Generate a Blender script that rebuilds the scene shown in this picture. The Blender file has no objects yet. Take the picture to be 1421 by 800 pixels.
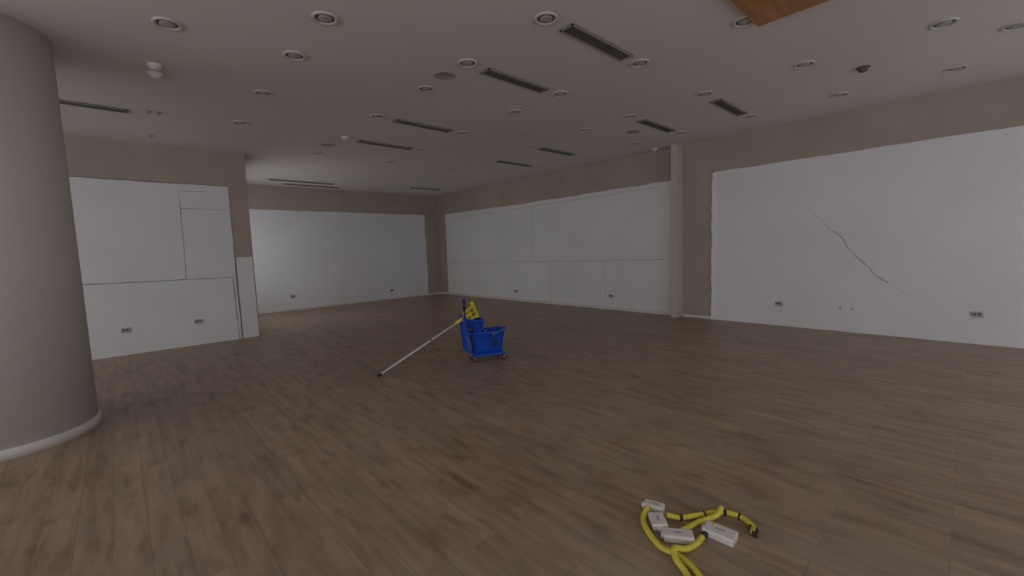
import bpy, bmesh, math, random
from mathutils import Vector, Matrix
random.seed(7)
CAMH=1.5; W=8.476; D=12.914; BY=9.288; BX=1.904; CZ=3.444
XL=-6.0; YB=-3.6
scene=bpy.context.scene
coll=scene.collection
scene.view_settings.view_transform='Standard'
scene.view_settings.look='None'

# ---------------------------------------------------------------- materials
def mat(name,col,rough=.6,metal=0,var=.08,scale=8,bump=0,emis=0,stretch=None,detail=4):
    m=bpy.data.materials.new(name); m.use_nodes=True; nt=m.node_tree
    b=nt.nodes['Principled BSDF']; b.inputs['Roughness'].default_value=rough; b.inputs['Metallic'].default_value=metal
    tc=nt.nodes.new('ShaderNodeTexCoord'); mp=nt.nodes.new('ShaderNodeMapping')
    nt.links.new(tc.outputs['Object'],mp.inputs['Vector'])
    if stretch: mp.inputs['Scale'].default_value=stretch
    n=nt.nodes.new('ShaderNodeTexNoise'); n.inputs['Scale'].default_value=scale; n.inputs['Detail'].default_value=detail
    nt.links.new(mp.outputs[0],n.inputs['Vector'])
    r=nt.nodes.new('ShaderNodeValToRGB')
    r.color_ramp.elements[0].position=.3; r.color_ramp.elements[1].position=.7
    r.color_ramp.elements[0].color=tuple(max(0,c*(1-var)) for c in col[:3])+(1,)
    r.color_ramp.elements[1].color=tuple(min(1,c*(1+var)) for c in col[:3])+(1,)
    nt.links.new(n.outputs['Fac'],r.inputs['Fac']); nt.links.new(r.outputs['Color'],b.inputs['Base Color'])
    if bump:
        bp=nt.nodes.new('ShaderNodeBump'); bp.inputs['Strength'].default_value=bump; bp.inputs['Distance'].default_value=.01
        nt.links.new(n.outputs['Fac'],bp.inputs['Height']); nt.links.new(bp.outputs[0],b.inputs['Normal'])
    return m
M={}
M['taupe']=mat('taupe_wall_paint',(.44,.375,.33,1),.8,var=.07,scale=1.5,bump=.1)
M['pil']=mat('pilaster_paint',(.60,.53,.46,1),.8,var=.05,scale=1.5)
M['column']=mat('column_paint',(.60,.56,.54,1),.7,var=.05,scale=.8)
M['ceil']=mat('ceiling_paint',(.74,.70,.71,1),.85,var=.04,scale=.5)
M['white']=mat('white_panel_paint',(.80,.81,.85,1),.6,var=.04,scale=1.2,bump=.05)
M['white2']=mat('white_panel_paint_b',(.82,.825,.86,1),.6,var=.045,scale=.8,bump=.05)
M['edgew']=mat('white_plaster_edge',(.90,.90,.90,1),.6,var=.04,scale=4,bump=.2)
M['trimw']=mat('trim_white',(.74,.72,.70,1),.5,var=.06,scale=4)
M['seam']=mat('seam_dark',(.22,.22,.23,1),.9,var=.3,scale=12)
M['seaml']=mat('seam_light',(.48,.49,.52,1),.9,var=.2,scale=12)
M['adhesive']=mat('old_adhesive',(.30,.17,.09,1),.9,var=.6,scale=18)
M['crack']=mat('crack_stain',(.47,.56,.58,1),.9,var=.3,scale=9)
M['stain']=mat('faint_stain',(.68,.69,.71,1),.9,var=.05,scale=9)
M['lring']=mat('downlight_trim',(.60,.58,.57,1),.4,var=.03)
M['ldark']=mat('downlight_cavity',(.10,.09,.085,1),.5,var=.2)
M['lbulb']=mat('downlight_lens',(.40,.38,.37,1),.25,var=.1,scale=30)
M['vent']=mat('vent_grey',(.34,.325,.32,1),.5,var=.08)
M['ventd']=mat('vent_dark',(.12,.115,.115,1),.7,var=.1)
M['speaker']=mat('speaker_grille',(.38,.36,.36,1),.6,var=.15,scale=60)
M['blue']=mat('bucket_blue_plastic',(.008,.085,.58,1),.35,var=.08,scale=5)
M['navy']=mat('lever_navy',(.01,.03,.13,1),.4,var=.1)
M['yellow']=mat('mop_yellow_plastic',(.85,.68,.02,1),.4,var=.08)
M['handle']=mat('mop_handle_aluminium',(.68,.66,.62,1),.4,metal=.1,var=.05)
M['rubber']=mat('black_rubber',(.025,.025,.025,1),.6,var=.2)
M['grey']=mat('caster_steel',(.25,.25,.26,1),.4,metal=.4,var=.1)
M['red']=mat('caster_red',(.55,.09,.04,1),.45,var=.15)
M['hose']=mat('yellow_cable_sheath',(.74,.63,.07,1),.5,var=.12,scale=30)
M['box']=mat('box_white_plastic',(.74,.72,.70,1),.45,var=.05,scale=15)
M['label']=mat('box_label_grey',(.42,.42,.42,1),.6,var=.2,scale=50)
M['plate']=mat('outlet_plate',(.50,.50,.50,1),.4,metal=.2,var=.15,scale=30)
M['socket']=mat('outlet_socket',(.14,.14,.14,1),.5,var=.15,scale=30)
M['alu']=mat('window_frame_aluminium',(.3,.3,.3,1),.4,metal=.6)
M['wood']=mat('orange_wood',(.42,.19,.05,1),.5,var=.22,scale=3,stretch=(1,8,8))

# floor
def floor_mat():
    m=bpy.data.materials.new('vinyl_plank_floor'); m.use_nodes=True; nt=m.node_tree; N=nt.nodes; L=nt.links
    b=N['Principled BSDF']
    tc=N.new('ShaderNodeTexCoord')
    mp=N.new('ShaderNodeMapping'); mp.inputs['Rotation'].default_value=(0,0,math.radians(90))
    L.new(tc.outputs['Object'],mp.inputs['Vector'])
    br=N.new('ShaderNodeTexBrick'); br.offset=.37; br.offset_frequency=2
    br.inputs['Scale'].default_value=1; br.inputs['Brick Width'].default_value=1.2; br.inputs['Row Height'].default_value=.15
    br.inputs['Mortar Size'].default_value=.0022; br.inputs['Mortar Smooth'].default_value=.3; br.inputs['Bias'].default_value=0
    br.inputs['Color1'].default_value=(.0,.0,.0,1); br.inputs['Color2'].default_value=(1,1,1,1); br.inputs['Mortar'].default_value=(.5,.5,.5,1)
    L.new(mp.outputs[0],br.inputs['Vector'])
    mg=N.new('ShaderNodeMapping'); mg.inputs['Scale'].default_value=(11,1.2,1)
    L.new(tc.outputs['Object'],mg.inputs['Vector'])
    addv=N.new('ShaderNodeVectorMath'); addv.operation='ADD'
    sc=N.new('ShaderNodeVectorMath'); sc.operation='SCALE'; sc.inputs['Scale'].default_value=13.7
    L.new(br.outputs['Color'],sc.inputs[0]); L.new(mg.outputs[0],addv.inputs[0]); L.new(sc.outputs[0],addv.inputs[1])
    ng=N.new('ShaderNodeTexNoise'); ng.inputs['Scale'].default_value=1.6; ng.inputs['Detail'].default_value=5; ng.inputs['Roughness'].default_value=.5; ng.inputs['Distortion'].default_value=.4
    L.new(addv.outputs[0],ng.inputs['Vector'])
    rg=N.new('ShaderNodeValToRGB'); e=rg.color_ramp.elements
    e[0].position=.25; e[0].color=(.255,.18,.115,1); e[1].position=.78; e[1].color=(.455,.34,.23,1)
    x=rg.color_ramp.elements.new(.5); x.color=(.365,.265,.173,1)
    L.new(ng.outputs['Fac'],rg.inputs['Fac'])
    mx=N.new('ShaderNodeMix'); mx.data_type='RGBA'; mx.blend_type='MULTIPLY'; mx.inputs['Factor'].default_value=1
    rp=N.new('ShaderNodeValToRGB'); rp.color_ramp.elements[0].color=(.88,.88,.90,1); rp.color_ramp.elements[1].color=(1.07,1.05,1.03,1)
    L.new(br.outputs['Color'],rp.inputs['Fac']); L.new(rg.outputs['Color'],mx.inputs['A']); L.new(rp.outputs['Color'],mx.inputs['B'])
    nk=N.new('ShaderNodeTexNoise'); nk.inputs['Scale'].default_value=5; nk.inputs['Detail'].default_value=2
    mk=N.new('ShaderNodeMapping'); mk.inputs['Scale'].default_value=(2.0,.6,1); L.new(tc.outputs['Object'],mk.inputs['Vector']); L.new(mk.outputs[0],nk.inputs['Vector'])
    rk=N.new('ShaderNodeValToRGB'); rk.color_ramp.elements[0].position=.30; rk.color_ramp.elements[0].color=(.72,.68,.64,1); rk.color_ramp.elements[1].position=.48; rk.color_ramp.elements[1].color=(1,1,1,1)
    L.new(nk.outputs['Fac'],rk.inputs['Fac'])
    mx2=N.new('ShaderNodeMix'); mx2.data_type='RGBA'; mx2.blend_type='MULTIPLY'; mx2.inputs['Factor'].default_value=1
    L.new(mx.outputs['Result'],mx2.inputs['A']); L.new(rk.outputs['Color'],mx2.inputs['B'])
    nd=N.new('ShaderNodeTexNoise'); nd.inputs['Scale'].default_value=.7; nd.inputs['Detail'].default_value=6; nd.inputs['Roughness'].default_value=.7
    L.new(tc.outputs['Object'],nd.inputs['Vector'])
    rd=N.new('ShaderNodeValToRGB'); rd.color_ramp.elements[0].position=.42; rd.color_ramp.elements[0].color=(0,0,0,1); rd.color_ramp.elements[1].position=.72; rd.color_ramp.elements[1].color=(.6,.6,.6,1)
    L.new(nd.outputs['Fac'],rd.inputs['Fac'])
    mx3=N.new('ShaderNodeMix'); mx3.data_type='RGBA'; mx3.inputs['B'].default_value=(.43,.365,.30,1)
    L.new(rd.outputs['Color'],mx3.inputs['Factor']); L.new(mx2.outputs['Result'],mx3.inputs['A'])
    mx4=N.new('ShaderNodeMix'); mx4.data_type='RGBA'; mx4.inputs['B'].default_value=(.14,.10,.07,1)
    mf=N.new('ShaderNodeMath'); mf.operation='MULTIPLY'; mf.inputs[1].default_value=.5
    L.new(br.outputs['Fac'],mf.inputs[0]); L.new(mf.outputs[0],mx4.inputs['Factor']); L.new(mx3.outputs['Result'],mx4.inputs['A'])
    L.new(mx4.outputs['Result'],b.inputs['Base Color'])
    rr=N.new('ShaderNodeMapRange'); rr.inputs['To Min'].default_value=.30; rr.inputs['To Max'].default_value=.58
    L.new(nd.outputs['Fac'],rr.inputs['Value']); L.new(rr.outputs[0],b.inputs['Roughness'])
    b.inputs['Specular IOR Level'].default_value=.45
    bp=N.new('ShaderNodeBump'); bp.inputs['Strength'].default_value=.12; bp.inputs['Distance'].default_value=.004
    L.new(ng.outputs['Fac'],bp.inputs['Height']); L.new(bp.outputs[0],b.inputs['Normal'])
    return m
M['floor']=floor_mat()

# ---------------------------------------------------------------- mesh helpers
def obj(name,bm,mats,parent=None,smooth=False,loc=None):
    bmesh.ops.recalc_face_normals(bm,faces=bm.faces)
    me=bpy.data.meshes.new(name); bm.to_mesh(me); bm.free()
    for k in (mats if isinstance(mats,(list,tuple)) else [mats]): me.materials.append(M[k])
    if smooth:
        for p in me.polygons: p.use_smooth=True
    o=bpy.data.objects.new(name,me); coll.objects.link(o)
    if parent: o.parent=parent
    if loc: o.location=loc
    return o
def empty(name,loc=(0,0,0),rotz=0):
    e=bpy.data.objects.new(name,None); e.empty_display_size=.1; coll.objects.link(e); e.location=loc; e.rotation_euler=(0,0,rotz); return e
def bbox(bm,a,b,mi=0,bev=0,mtx=None):
    r=bmesh.ops.create_cube(bm,size=1); vs=r['verts']
    for v in vs:
        v.co=Vector([(a[i]+b[i])/2+v.co[i]*(b[i]-a[i]) for i in range(3)])
    fs=set(f for v in vs for f in v.link_faces)
    for f in fs: f.material_index=mi
    if bev:
        es=list(set(e for v in vs for e in v.link_edges))
        g=bmesh.ops.bevel(bm,geom=es,offset=bev,segments=2,affect='EDGES',profile=.5)
        for f in g['faces']: f.material_index=mi
        vs=list(set(v for f in list(fs)+g['faces'] if f.is_valid for v in f.verts))
    if mtx:
        for v in vs: v.co=mtx@v.co
    return vs
def box(name,a,b,m,bev=0,parent=None):
    bm=bmesh.new(); bbox(bm,a,b,0,bev); return obj(name,bm,m,parent)
def lathe(bm,prof,seg=32,mi=0,mtx=None):
    rings=[]
    for r,z in prof:
        if r<1e-6:
            rings.append([bm.verts.new((0,0,z))])
        else:
            rings.append([bm.verts.new((r*math.cos(2*math.pi*i/seg),r*math.sin(2*math.pi*i/seg),z)) for i in range(seg)])
    for A,B in zip(rings,rings[1:]):
        for i in range(seg):
            j=(i+1)%seg
            if len(A)==1 and len(B)==1: continue
            if len(A)==1: f=bm.faces.new((A[0],B[i],B[j]))
            elif len(B)==1: f=bm.faces.new((A[i],A[j],B[0]))
            else: f=bm.faces.new((A[i],A[j],B[j],B[i]))
            f.material_index=mi; f.smooth=True
    vs=[v for R in rings for v in R]
    if mtx:
        for v in vs: v.co=mtx@v.co
    return vs
def rod(bm,p,q,r,mi=0,r2=None,seg=16):
    p=Vector(p);q=Vector(q);d=q-p
    m=Matrix.Translation(p)@d.to_track_quat('Z','Y').to_matrix().to_4x4(); l=d.length; r2=r if r2 is None else r2
    lathe(bm,[(0,0),(r,0),(r2,l),(0,l)],seg,mi,m)
def smoothpath(pts,n=10):
    P=[Vector(p) for p in pts]; P=[2*P[0]-P[1]]+P+[2*P[-1]-P[-2]]; out=[]
    for i in range(1,len(P)-2):
        a,b,c,d=P[i-1:i+3]
        for k in range(n):
            t=k/n
            out.append(.5*((2*b)+(-a+c)*t+(2*a-5*b+4*c-d)*t*t+(-a+3*b-3*c+d)*t**3))
    out.append(P[-2]); return out
def tube(bm,path,r,mi=0,seg=12,rib=0):
    rings=[]; up=Vector((0,0,1))
    for i,p in enumerate(path):
        t=(path[min(i+1,len(path)-1)]-path[max(i-1,0)]).normalized()
        s=t.cross(up)
        if s.length<1e-3: s=t.cross(Vector((0,1,0)))
        s.normalize(); u=s.cross(t)
        rr=r*(1+(rib if i%2 else -rib))
        rings.append([bm.verts.new(p+rr*(math.cos(2*math.pi*k/seg)*s+math.sin(2*math.pi*k/seg)*u)) for k in range(seg)])
    for A,B in zip(rings,rings[1:]):
        for i in range(seg):
            f=bm.faces.new((A[i],A[(i+1)%seg],B[(i+1)%seg],B[i])); f.material_index=mi; f.smooth=True
    for R in (rings[0],rings[-1]):
        f=bm.faces.new(R); f.material_index=mi

# ---------------------------------------------------------------- shell
box('floor',(XL-.2,YB-.2,-.2),(W+.2,D+.2,0),'floor')
box('ceiling',(XL-.2,YB-.2,CZ),(W+.2,D+.2,CZ+.2),'ceil')
box('wall_right',(W,YB-.2,0),(W+.2,D+.2,CZ),'taupe')
box('wall_back',(XL-.2,D,0),(W,D+.2,CZ),'taupe')
box('wall_block',(XL,BY,0),(BX,D,CZ),'taupe')
bm=bmesh.new()
bbox(bm,(XL-.2,YB-.2,0),(W,YB,.25)); bbox(bm,(XL-.2,YB-.2,2.9),(W,YB,CZ))
for x in (-6.2,-1.4,3.4,W-.4): bbox(bm,(x,YB-.2,.25),(x+.4,YB,2.9))
obj('wall_front',bm,'taupe')
bm=bmesh.new()
bbox(bm,(XL-.2,YB,0),(XL,D,.25)); bbox(bm,(XL-.2,YB,2.9),(XL,D,CZ))
for y in (YB,0.4,4.6,8.9): bbox(bm,(XL-.2,y,.25),(XL,y+.4,2.9))
bbox(bm,(XL-.2,9.3,.25),(XL,D,2.9))
obj('wall_left',bm,'taupe')
def win(name,a,b,axis,pos=None,z0=.25,z1=2.9):
    bm=bmesh.new(); t=.03
    n=4
    for k in range(2):
        z=(z0,z1-.05)[k]
        if axis=='x': bbox(bm,(a,YB-.1-t,z),(b,YB-.1+t,z+.05))
        else: bbox(bm,(pos-t,a,z),(pos+t,b,z+.05))
    for i in range(n+1):
        u=a+.03+(b-a-.06)*i/n
        if axis=='x': bbox(bm,(u-.025,YB-.1-t,z0+.05),(u+.025,YB-.1+t,z1-.05))
        else: bbox(bm,(pos-t,u-.025,z0+.05),(pos+t,u+.025,z1-.05))
    obj(name,bm,'alu')
win('window_1',-5.8,-1.4,'x'); win('window_2',-1.0,3.4,'x'); win('window_3',3.8,W-.4,'x')
win('window_4',YB+.4,.4,'y',XL-.1); win('window_5',.8,4.6,'y',XL-.1); win('window_6',5.0,8.9,'y',XL-.1)
win('added_window',9.7,12.5,'y',BX+.02,.5,2.9)  # made-up frame on the block's unseen side, added to go with the back fill

# pilaster fin on right wall
box('pilaster',(W-.27,3.99,0),(W,4.11,CZ),'pil',.004)

# ---------------------------------------------------------------- ragged painted panels
def ragged(name,plane,pos,u0,u1,v0,v1,m,jit=.012,step=.12,th=.012,jside=None,bow=0.0):
    js=jit if jside is None else jside
    pts=[]
    def seg(a,b,fixed,vert,jj):
        n=max(2,int(abs(b-a)/step)); w=0
        for i in range(n):
            t=a+(b-a)*i/n; w=w*.6+random.uniform(-jj,jj)
            tt=t+(random.uniform(-step,step)*.3 if 0<i else 0)
            pts.append((fixed+w,tt) if vert else (tt,fixed+w+bow*math.sin(math.pi*i/n)))
    seg(u0,u1,v0,False,0); seg(v0,v1,u1,True,js); seg(u1,u0,v1,False,jit); seg(v1,v0,u0,True,js)
    bm=bmesh.new()
    def P(u,v,d): return (pos-d,u,v) if plane=='x' else (u,pos-d,v)
    A=[bm.verts.new(P(u,v,th)) for u,v in pts]; B=[bm.verts.new(P(u,v,-.002)) for u,v in pts]
    bm.faces.new(A); n=len(A)
    for i in range(n): bm.faces.new((A[i],A[(i+1)%n],B[(i+1)%n],B[i]))
    return obj(name,bm,m)
def line(bm,plane,pos,pts,w,d,mi=0,jit=.003,step=.15):
    dense=[]
    for (a,b) in zip(pts,pts[1:]):
        L=math.hypot(b[0]-a[0],b[1]-a[1]); n=max(1,int(L/step))
        for i in range(n): dense.append((a[0]+(b[0]-a[0])*i/n,a[1]+(b[1]-a[1])*i/n))
    dense.append(pts[-1])
    P=lambda u,v,dd:(pos-dd,u,v) if plane=='x' else (u,pos-dd,v)
    prev=None
    for i,(u,v) in enumerate(dense):
        a=dense[max(i-1,0)];b=dense[min(i+1,len(dense)-1)]
        t=Vector((b[0]-a[0],b[1]-a[1])).normalized(); nx,ny=-t.y,t.x
        ww=w*random.uniform(.5,1.3)/2; jx=random.uniform(-jit,jit)
        c=[bm.verts.new(P(u+nx*(jx+s*ww),v+ny*(jx+s*ww),d)) for s in (-1,1)]
        if prev:
            f=bm.faces.new((prev[0],prev[1],c[1],c[0])); f.material_index=mi
        prev=c
# block (left) panel
ragged('wall_panel_left','y',BY,-2.6,1.60,.0,2.82,'white',jit=.006,jside=.006)
ragged('wall_panel_strip','y',BY,1.625,1.885,0.0,1.53,'white2',jit=.002,jside=.002,th=.02)
bm=bmesh.new()
line(bm,'y',BY,[(-2.6,1.20),(1.55,1.165)],.013,.0135)
line(bm,'y',BY,[(.86,1.2),(.88,2.69)],.008,.0135)
line(bm,'y',BY,[(.87,2.40),(1.58,2.40)],.007,.0135)
line(bm,'y',BY,[(.88,2.69),(1.24,2.71)],.007,.0135)
line(bm,'y',BY,[(1.56,0.0),(1.545,1.15)],.012,.0135)
line(bm,'y',BY,[(1.612,0.0),(1.612,1.53)],.010,.021)
line(bm,'y',BY,[(-2.6,2.826),(1.6,2.822)],.010,.0135,0,.004)
obj('wall_panel_seams_left',bm,'seam')
# back
ragged('wall_panel_back','y',D,BX,7.92,-.0,2.79,'white',jit=.006,jside=.015)
# right, far section
ragged('wall_panel_right_far','x',W,4.24,12.45,.05,2.80,'white2',jit=.008,jside=.012,bow=-.03)
bm=bmesh.new()
line(bm,'x',W,[(4.3,1.18),(6.5,1.15),(12.4,1.12)],.013,.0135)
for y,a,b in ((8.25,1.13,2.72),(9.96,0.08,1.12),(7.59,.08,1.12),(5.87,.08,1.15)):
    line(bm,'x',W,[(y,a),(y+.01,b)],.010,.0135)
line(bm,'x',W,[(4.5,2.70),(7.5,2.67),(12.2,2.6)],.010,.0135)
obj('wall_panel_seams_right',bm,'seaml')
box('baseboard_right_far',(W-.045,4.12,0),(W,D,.075),'trimw',.004)
# right, near section
ragged('wall_panel_right_near','x',W,YB+.1,3.37,.0,2.83,'white2',jit=.006,jside=.012,th=.018,step=.16)
ragged('wall_panel_plaster_edge','x',W,3.335,3.405,.0,2.82,'edgew',jit=.004,jside=.010,th=.028,step=.06)
bm=bmesh.new()
for z in (.35,.62,.95,1.08,1.42,1.75,1.95,2.1,2.3,2.52,2.7):
    h_=random.uniform(.02,.06); y_=3.40+random.uniform(-.01,.012)
    bbox(bm,(W-.024,y_-.014,z),(W,y_+.016,z+h_),0,.006)
obj('adhesive_spots',bm,'adhesive')
box('baseboard_right_near',(W-.018,3.41,0),(W,3.98,.05),'trimw',.003)
box('baseboard_back',(BX,D-.025,0),(W,D,.05),'trimw',.003)
bm=bmesh.new()
line(bm,'x',W,[(1.60,1.74),(1.42,1.53),(1.33,1.42),(1.23,1.22),(1.05,1.03),(.95,.90),(.82,.80)],.018,.020,0,jit=.018,step=.06)
line(bm,'x',W,[(2.0,2.15),(1.85,2.0),(1.72,1.87),(1.60,1.74)],.010,.020,1,jit=.02,step=.07)
line(bm,'x',W,[(.82,.80),(.7,.72),(.55,.62)],.008,.020,1,jit=.02,step=.07)
line(bm,'x',W,[(1.42,1.53),(1.30,1.56),(1.2,1.5)],.008,.020,1,jit=.01,step=.07)
obj('wall_crack',bm,['crack','stain'])

# outlets
def outlet(plane,pos,u,v,w=.13,h=.075):
    bm=bmesh.new()
    T=(lambda a,b:((pos-b[2],a[0],a[1]),(pos-a[2],b[0],b[1]))) if plane=='x' else (lambda a,b:((a[0],pos-b[2],a[1]),(b[0],pos-a[2],b[1])))
    def bb(u0,v0,u1,v1,d0,d1,mi,bev=0):
        A,B=T((u0,v0,d0),(u1,v1,d1)); bbox(bm,A,B,mi,bev)
    bb(u-w/2,v-h/2,u+w/2,v+h/2,.0,.036,0,.016)
    bb(u-w*.30,v-h*.20,u+w*.02,v+h*.24,.034,.039,1)
    bb(u+w*.08,v-h*.20,u+w*.30,v+h*.24,.034,.039,1)
    bb(u-w*.4,v-h*.9,u+w*.4,v-h*.5,.01,.02,2,.003)
    obj('wall_outlet',bm,['plate','socket','trimw'])
for y,z in ((2.24,.39),(-.11,.41),(8.97,.29),(5.71,.33)): outlet('x',W,y,z)
for x,z in ((3.53,.40),(6.53,.30)): outlet('y',D,x,z)
for x,z in ((0.0,.41),(.96,.42)): outlet('y',BY,x,z)
bm=bmesh.new()
for y in (1.37,1.22):
    lathe(bm,[(.0,.008),(.02,.008),(.028,0)],12,0,Matrix.Translation((W-.018,y,.385))@Matrix.Rotation(-math.pi/2,4,'Y'))
    lathe(bm,[(.0,.010),(.009,.010)],10,1,Matrix.Translation((W-.018,y,.385))@Matrix.Rotation(-math.pi/2,4,'Y'))
obj('wall_plug',bm,['trimw','seam'])

# ---------------------------------------------------------------- column
bm=bmesh.new(); CR=.585
lathe(bm,[(0,0),(CR,0),(CR,CZ),(0,CZ)],96)
lathe(bm,[(CR-.01,.0),(CR+.016,.0),(CR+.016,.075),(CR+.008,.085),(CR-.01,.085)],96,1)
o=obj('round_column',bm,['column','trimw'],loc=(-.84,5.61,0))

# ---------------------------------------------------------------- ceiling fittings
def shared(name,bm,mats):
    bmesh.ops.recalc_face_normals(bm,faces=bm.faces)
    me=bpy.data.meshes.new(name); bm.to_mesh(me); bm.free()
    for k in mats: me.materials.append(M[k])
    return me
def place(name,me,loc,rz=0):
    o=bpy.data.objects.new(name,me); coll.objects.link(o); o.location=loc; o.rotation_euler=(0,0,rz)
bm=bmesh.new()
lathe(bm,[(.104,0),(.102,-.008),(.094,-.014),(.080,-.012),(.074,-.002)],36,0)
lathe(bm,[(.078,-.002),(.0,-.002)],36,1)
lathe(bm,[(.056,-.002),(.054,-.009),(.03,-.013),(0,-.014)],24,2)
dl=shared('recessed_downlight',bm,['lring','ldark','lbulb'])
DL=[(.47,4.56),(1.42,3.68),(1.43,4.53),(1.44,5.76),(2.84,2.53),(4.28,2.49),(2.84,3.63),(2.87,4.49),(4.29,3.61),(4.32,4.46),(2.87,5.78),(4.35,5.75),(5.89,4.44),(5.85,3.57),(5.81,2.45),(7.42,2.41),(7.44,3.54),(5.79,1.34),(7.37,1.29),(5.77,.25),(7.42,.20),(1.47,7.18),(4.38,7.12),(5.93,5.78),(7.44,4.46),(6.40,-.21),(4.25,1.44),(5.94,7.06),(7.51,5.68),(7.5,7.0),(2.94,8.46),(4.4,8.45),(5.95,8.4)]
for x,y in DL: place('recessed_downlight',dl,(x,y,CZ-.001))
def vent(x0,x1,y,w=.15):
    bm=bmesh.new(); z=CZ-.001
    bbox(bm,(x0,y-w/2,z-.004),(x1,y+w/2,z),1)
    bbox(bm,(x0,y-w/2,z-.014),(x1,y-w/2+.014,z),0); bbox(bm,(x0,y+w/2-.014,z-.014),(x1,y+w/2,z),0)
    bbox(bm,(x0,y-w/2,z-.014),(x0+.014,y+w/2,z),0); bbox(bm,(x1-.014,y-w/2,z-.014),(x1,y+w/2,z),0)
    n=5
    for i in range(n):
        yy=y-w/2+w*(i+1)/(n+1)
        bbox(bm,(x0,-.009,-.001),(x1,.009,.001),0,0,Matrix.Translation((0,yy,z-.011))@Matrix.Rotation(.6,4,'X'))
    obj('air_vent',bm,['vent','ventd'])
for a in ((3.08,4.05,2.51),(3.09,4.05,3.66),(3.15,4.12,5.80),(3.2,4.2,7.2),(6.2,7.2,2.46),(6.2,7.2,3.59),(6.23,7.22,5.77),(6.3,7.32,7.12),(-.9,.27,7.45),(2.94,4.48,11.9),(3.4,4.84,12.45),(6.6,7.6,11.4)): vent(*a)
bm=bmesh.new(); lathe(bm,[(.115,0),(.115,-.006),(.105,-.009),(.10,-.005),(0,-.007)],36,0)
sp=shared('ceiling_speaker',bm,['speaker'])
for x,y in ((2.83,4.04),(6.68,4.03),(2.89,7.76)): place('ceiling_speaker',sp,(x,y,CZ-.001))
bm=bmesh.new(); lathe(bm,[(.065,0),(.065,-.012),(.052,-.025),(.045,-.03),(.04,-.045),(.02,-.05),(0,-.05)],28,0)
lathe(bm,[(.0505,-.025),(.0545,-.021)],28,1)
sd=shared('smoke_detector',bm,['trimw','ventd'])
for x,y in ((.46,5.82),(.44,5.58),(8.2,4.45),(2.93,7.09)): place('smoke_detector',sd,(x,y,CZ-.001))
bm=bmesh.new(); lathe(bm,[(.04,0),(.036,-.008),(.014,-.012),(.012,-.025),(.02,-.03),(0,-.031)],20,0)
sk=shared('fire_sprinkler',bm,['lbulb'])
for x,y in ((.46,7.31),(.56,7.31),(.54,8.69),(6.67,7.7),(5.2,5.2),(4.9,8.9)): place('fire_sprinkler',sk,(x,y,CZ-.001))
bm=bmesh.new(); lathe(bm,[(.065,0),(.062,-.012),(.05,-.018),(.046,-.035),(.03,-.052),(0,-.058)],24,0)
o=obj('dome_camera',bm,['ventd'],loc=(6.45,.92,CZ-.001))
bm=bmesh.new(); bbox(bm,(3.25,-.6,CZ-.045),(4.36,1.37,CZ-.002),0,.004)
obj('wooden_ceiling_board',bm,['wood'])

# ---------------------------------------------------------------- mop bucket
BK=empty('mop_bucket',(3.65,4.50,0),math.radians(-24))
def rrect(sx,sy,r,n=6):
    out=[]
    for cx,cy,a0 in ((sx/2-r,sy/2-r,0),(-sx/2+r,sy/2-r,90),(-sx/2+r,-sy/2+r,180),(sx/2-r,-sy/2+r,270)):
        for k in range(n+1):
            a=math.radians(a0+90*k/n); out.append((cx+r*math.cos(a),cy+r*math.sin(a)))
    return out
def loft(bm,secs,mi=0,cap0=True,cap1=True):
    rings=[]
    for z,sx,sy,r,ox,tx in secs:
        rings.append([bm.verts.new((x+ox,y,z+tx*x)) for x,y in rrect(sx,sy,r)])
    for A,B in zip(rings,rings[1:]):
        n=len(A)
        for i in range(n):
            f=bm.faces.new((A[i],A[(i+1)%n],B[(i+1)%n],B[i])); f.material_index=mi; f.smooth=True
    if cap0: bm.faces.new(rings[0]).material_index=mi
    if cap1: bm.faces.new(rings[-1]).material_index=mi
bm=bmesh.new()
loft(bm,[(.085,.36,.21,.05,0,0),(.095,.385,.24,.06,0,0),(.20,.41,.26,.065,0,0),(.375,.46,.30,.07,0,0),(.385,.50,.335,.08,0,0),(.405,.505,.34,.08,0,0),(.41,.49,.32,.08,0,0),(.40,.455,.285,.065,0,0),(.11,.37,.22,.055,0,0)])
for y in (-.135,.135): bbox(bm,(-.225,y-.035,.078),(.225,y+.035,.112),0,.012)
for x in (-.19,.165): bbox(bm,(x-.03,-.165,.072),(x+.03,.165,.108),0,.01)
obj('bucket_body',bm,'blue',BK)
bm=bmesh.new()
V=[bm.verts.new(v) for v in [(.235,-.07,.41),(.235,.07,.41),(.295,.0,.425),(.215,-.05,.31),(.215,.05,.31)]]
bm.faces.new((V[0],V[2],V[3])); bm.faces.new((V[2],V[1],V[4])); bm.faces.new((V[3],V[2],V[4]))
obj('spout',bm,'blue',BK)
bm=bmesh.new()
loft(bm,[(.22,.09,.20,.02,-.16,0),(.41,.17,.26,.03,-.165,0),(.56,.235,.285,.03,-.18,-.16),(.572,.255,.305,.035,-.18,-.16),(.585,.25,.30,.035,-.18,-.16),(.575,.215,.265,.03,-.18,-.16),(.28,.08,.15,.02,-.16,0)])
T=Matrix.Translation((-.285,0,.10))@Matrix.Rotation(math.radians(-5),4,'Y')
bbox(bm,(-.015,-.135,.04),(.03,.135,.53),0,.012,T)
for y in (-.09,0,.09): bbox(bm,(-.028,y-.01,.06),(-.01,y+.01,.50),0,.005,T)
for x in (-.25,-.215,-.18,-.145,-.11): bbox(bm,(x,-.158,.44),(x+.012,-.13,.56-.16*(x+.18)),0,.003)
bbox(bm,(-.07,-.172,.39),(-.03,.172,.425),0,.008)
bbox(bm,(-.31,-.172,.39),(-.25,.172,.43),0,.008)
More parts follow.
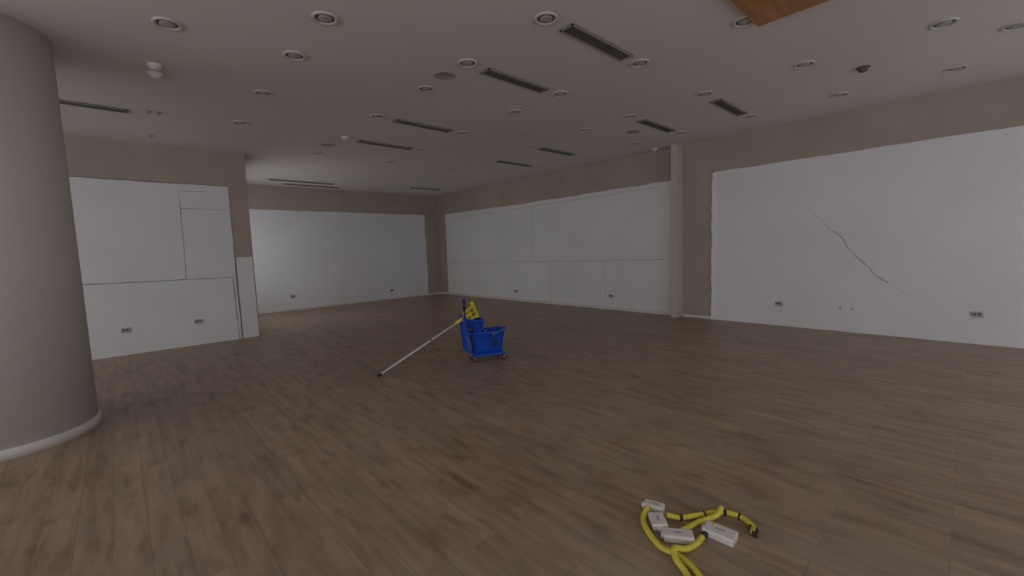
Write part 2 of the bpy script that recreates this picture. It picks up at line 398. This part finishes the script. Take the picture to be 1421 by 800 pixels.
bbox(bm,(-.012,-.12,0),(.006,.12,.17),0,.005,Matrix.Translation((-.115,0,.42))@Matrix.Rotation(math.radians(14),4,'Y'))
obj('wringer',bm,'blue',BK)
bm=bmesh.new()
tube(bm,smoothpath([(-.27,-.178,.46),(-.305,-.182,.55),(-.33,-.182,.66),(-.338,-.182,.80)],8),.013)
rod(bm,(-.336,-.182,.73),(-.338,-.182,.865),.021,0,.018)
lathe(bm,[(0,0),(.018,0),(.012,.012),(0,.014)],16,0,Matrix.Translation((-.338,-.182,.865)))
rod(bm,(-.27,-.195,.46),(-.27,.175,.46),.013)
lathe(bm,[(0,-.012),(.045,-.012),(.045,.012),(0,.012)],24,0,Matrix.Translation((-.265,-.175,.46))@Matrix.Rotation(math.pi/2,4,'X'))
obj('wringer_lever',bm,'navy',BK)
bm=bmesh.new()
tube(bm,smoothpath([(.06,-.175,.37),(.12,-.185,.40),(.23,-.15,.43),(.275,0,.435),(.23,.15,.43),(.12,.185,.40),(.06,.175,.37)],8),.005)
for s in (-1,1): lathe(bm,[(0,-.006),(.016,-.006),(.016,.006),(0,.006)],14,0,Matrix.Translation((.06,s*.172,.37))@Matrix.Rotation(math.pi/2,4,'X'))
obj('bail_handle',bm,'grey',BK)
bm=bmesh.new(); fy=-.1445
mt=Matrix.Translation((.065,fy,.26))@Matrix.Rotation(math.radians(-7),4,'X')@Matrix.Scale(1.1,4)
lathe(bm,[(0,0),(.014,0),(.014,.004),(0,.004)],14,0,mt@Matrix.Translation((-.02,0,.055))@Matrix.Rotation(math.pi/2,4,'X'))
for a,b,w in (((-.012,.04),(.022,-.005),.018),((.02,0),(.055,-.03),.012),((.015,-.005),(-.005,-.05),.012),((-.01,.03),(.035,.035),.010),((-.01,.03),(-.04,.01),.010),((-.055,-.058),(.06,-.058),.010),((.03,-.02),(.0,-.035),.012)):
    p=Vector((a[0],0,a[1]));q=Vector((b[0],0,b[1]));d=q-p; ang=math.atan2(d.z,d.x)
    bbox(bm,(-.004,-.003,-w/2),(d.length+.004,.006,w/2),0,0,mt@Matrix.Translation(p)@Matrix.Rotation(-ang,4,'Y'))
obj('warning_pictogram',bm,'rubber',BK)
k=0
for x,y,a in ((-.215,-.13,.3),(-.215,.13,-.4),(.19,-.13,.2),(.19,.13,.6)):
    k+=1; bm=bmesh.new(); R=Matrix.Translation((x,y,0))@Matrix.Rotation(a,4,'Z')
    lathe(bm,[(0,-.012),(.026,-.012),(.035,-.008),(.035,.008),(.026,.012),(0,.012)],24,0,R@Matrix.Translation((.012,0,.0355))@Matrix.Rotation(math.pi/2,4,'X'))
    for s in (-1,1):
        lathe(bm,[(0,-.001),(.024,-.001),(.024,.001),(0,.001)],20,2,R@Matrix.Translation((.012,s*.0125,.0355))@Matrix.Rotation(math.pi/2,4,'X'))
        bbox(bm,(-.002,s*.018-.002,.028),(.026,s*.018+.002,.078),1,.0015,R)
    bbox(bm,(-.022,-.024,.070),(.030,.024,.080),1,.004,R)
    rod(bm,R@Vector((.012,-.022,.0355)),R@Vector((.012,.022,.0355)),.007,1)
    obj('caster_%d'%k,bm,['rubber','grey','red'],BK)

# ---------------------------------------------------------------- mop (upside down, head resting on wringer)
tip=Vector((2.21,4.86,.012)); head=Vector((3.30,4.56,.60))
MP=empty('mop',tip)
d=(head-tip).normalized()
bm=bmesh.new(); rod(bm,(0,0,0),head-tip,.0125,0)
rod(bm,-d*.004,d*.05,.015,1); rod(bm,(head-tip)-d*.5,(head-tip)-d*.485,.0145,1)
obj('handle',bm,['handle','rubber'],MP)
side=Vector((.25,-.25,1)); side=(side-side.dot(d)*d).normalized(); nrm=d.cross(side)
F=Matrix((( d.x,side.x,nrm.x,0),(d.y,side.y,nrm.y,0),(d.z,side.z,nrm.z,0),(0,0,0,1)))
F=Matrix.Translation(head-tip)@F@Matrix.Scale(1.15,4)
bm=bmesh.new()
rod(bm,F@Vector((-.10,0,0)),F@Vector((.05,0,0)),.018,0,.026)
bbox(bm,(.03,-.06,-.018),(.065,.06,.018),0,.006,F)
for s in (-1,1): bbox(bm,(.0,-.012,-.016),(.145,.012,.016),0,.006,F@Matrix.Translation((.045,s*.055,0))@Matrix.Rotation(s*.16,4,'Z'))
bbox(bm,(.165,-.095,-.020),(.195,.095,.020),0,.008,F)
bbox(bm,(.10,-.06,-.012),(.118,.06,.012),0,.005,F)
rod(bm,F@Vector((.05,0,0)),F@Vector((.17,0,0)),.010)
lathe(bm,[(0,-.022),(.022,-.022),(.022,.022),(0,.022)],18,0,F@Matrix.Translation((.085,0,0)))
bbox(bm,(.16,.09,-.022),(.20,.125,.022),0,.008,F)
obj('mop_head_clamp',bm,'yellow',MP)

# ---------------------------------------------------------------- yellow cabling with white boxes
CB=empty('yellow_extension_cable',(2.05,.95,0))
o0=Vector((2.05,.95,0))
def cable(name,pts,r=.0135,bands=()):
    P=smoothpath([Vector((x,y,z))-o0 for x,y,z in pts],14)
    bm=bmesh.new(); tube(bm,P,r,0,12,.05)
    for t,l in bands:
        i=int(t*(len(P)-1)); j=min(len(P)-1,i+l); tube(bm,P[i:j+1],r*1.12,1,12)
    obj(name,bm,['hose','rubber'],CB)
r=.0145
cable('cable_1',[(2.06,1.17,.03),(1.98,1.15,r),(1.91,1.09,r),(1.84,.98,r),(1.84,.89,r),(1.80,.78,r),(1.66,.62,r),(1.50,.52,r),(1.36,.55,r)],r)
cable('cable_2',[(2.07,1.06,.03),(2.12,1.01,r),(2.19,.96,r),(2.26,.92,r),(2.33,.86,r),(2.35,.78,r),(2.31,.71,r),(2.26,.69,r)],r,[(.14,3),(.38,2),(.57,3),(.70,2)])
cable('cable_3',[(2.32,.87,.042),(2.25,.87,.03),(2.16,.92,r),(2.08,.94,r),(2.0,.95,.025)],r)
cable('cable_4',[(2.16,.84,.03),(2.07,.86,r),(1.98,.86,r),(1.90,.875,.022),(1.84,.905,.041),(1.79,.87,.03),(1.75,.80,r),(1.62,.70,r),(1.45,.66,r)],r,[(.1,6)])
bm=bmesh.new()
for px,py,a in ((2.265,.685,.3),(2.295,.70,1.0)):
    bbox(bm,(-.022,-.012,0),(.022,.012,.026),0,.005,Matrix.Translation(Vector((px,py,0))-o0)@Matrix.Rotation(a,4,'Z'))
obj('plug',bm,'rubber',CB)
def wbox(name,x,y,ang,L=.14,Wd=.075,H=.045,tilt=0,z=0):
    bm=bmesh.new(); m=Matrix.Translation(Vector((x,y,z))-o0)@Matrix.Rotation(ang,4,'Z')@Matrix.Rotation(tilt,4,'X')
    bbox(bm,(-L/2,-Wd/2,0),(L/2,Wd/2,H),0,.006,m)
    bbox(bm,(-L/2-.001,-Wd/2-.001,H*.55),(L/2+.001,Wd/2+.001,H*.58),1,0,m)
    bbox(bm,(-.022,-.007,H-.001),(.022,.007,H+.001),1,0,m)
    bbox(bm,(-L/2-.012,-.014,.006),(-L/2+.002,.014,H-.01),0,.003,m)
    obj(name,bm,['box','label'],CB)
A0=-math.radians(43)
wbox('socket_box_1',2.105,1.155,A0-.55,.11,.058,.04)
wbox('socket_box_2',2.00,1.075,A0+1.5,.11,.08,.04)
wbox('socket_box_3',1.965,.945,A0-.22,.145,.07,.04)
wbox('socket_box_4',2.13,.805,A0-.75,.15,.09,.04)

# ---------------------------------------------------------------- light
w=bpy.data.worlds.new('world'); scene.world=w; w.use_nodes=True
bg=w.node_tree.nodes['Background']; bg.inputs[0].default_value=(.75,.85,1,1); bg.inputs[1].default_value=.25
def area(name,loc,rot,sx,sy,p,col):
    l=bpy.data.lights.new(name,'AREA'); l.shape='RECTANGLE'; l.size=sx; l.size_y=sy; l.energy=p; l.color=col
    o=bpy.data.objects.new(name,l); coll.objects.link(o); o.location=loc; o.rotation_euler=rot; return o
LC=(1,.985,.975)
area('daylight_front',(1.3,YB+.05,1.6),(math.pi/2,0,0),13.5,2.5,88,LC)
area('daylight_left',(XL+.05,3.2,1.6),(math.pi/2,0,-math.pi/2),11,2.5,140,LC)
area('fill_side',(BX+.06,11.1,1.7),(math.pi/2,0,-math.pi/2),2.8,2.4,17,LC)  # added fill lamp, out of view, brightens the far end of the room

# ---------------------------------------------------------------- camera
f,pitch,roll,yaw=588.14,.0908,-.0344,.7464
cy,sy=math.cos(yaw),math.sin(yaw); cp,sn=math.cos(pitch),math.sin(pitch)
fw=Vector((sy*cp,cy*cp,-sn)); rt0=Vector((cy,-sy,0)); up0=rt0.cross(fw)
c,s=math.cos(roll),math.sin(roll); rt=rt0*c+up0*s; up=up0*c-rt0*s
cd=bpy.data.cameras.new('camera'); cd.sensor_width=36; cd.lens=f*36/1421; cd.clip_start=.05
co=bpy.data.objects.new('camera',cd); coll.objects.link(co)
co.matrix_world=Matrix(((rt.x,up.x,-fw.x,0),(rt.y,up.y,-fw.y,0),(rt.z,up.z,-fw.z,CAMH),(0,0,0,1)))
scene.camera=co
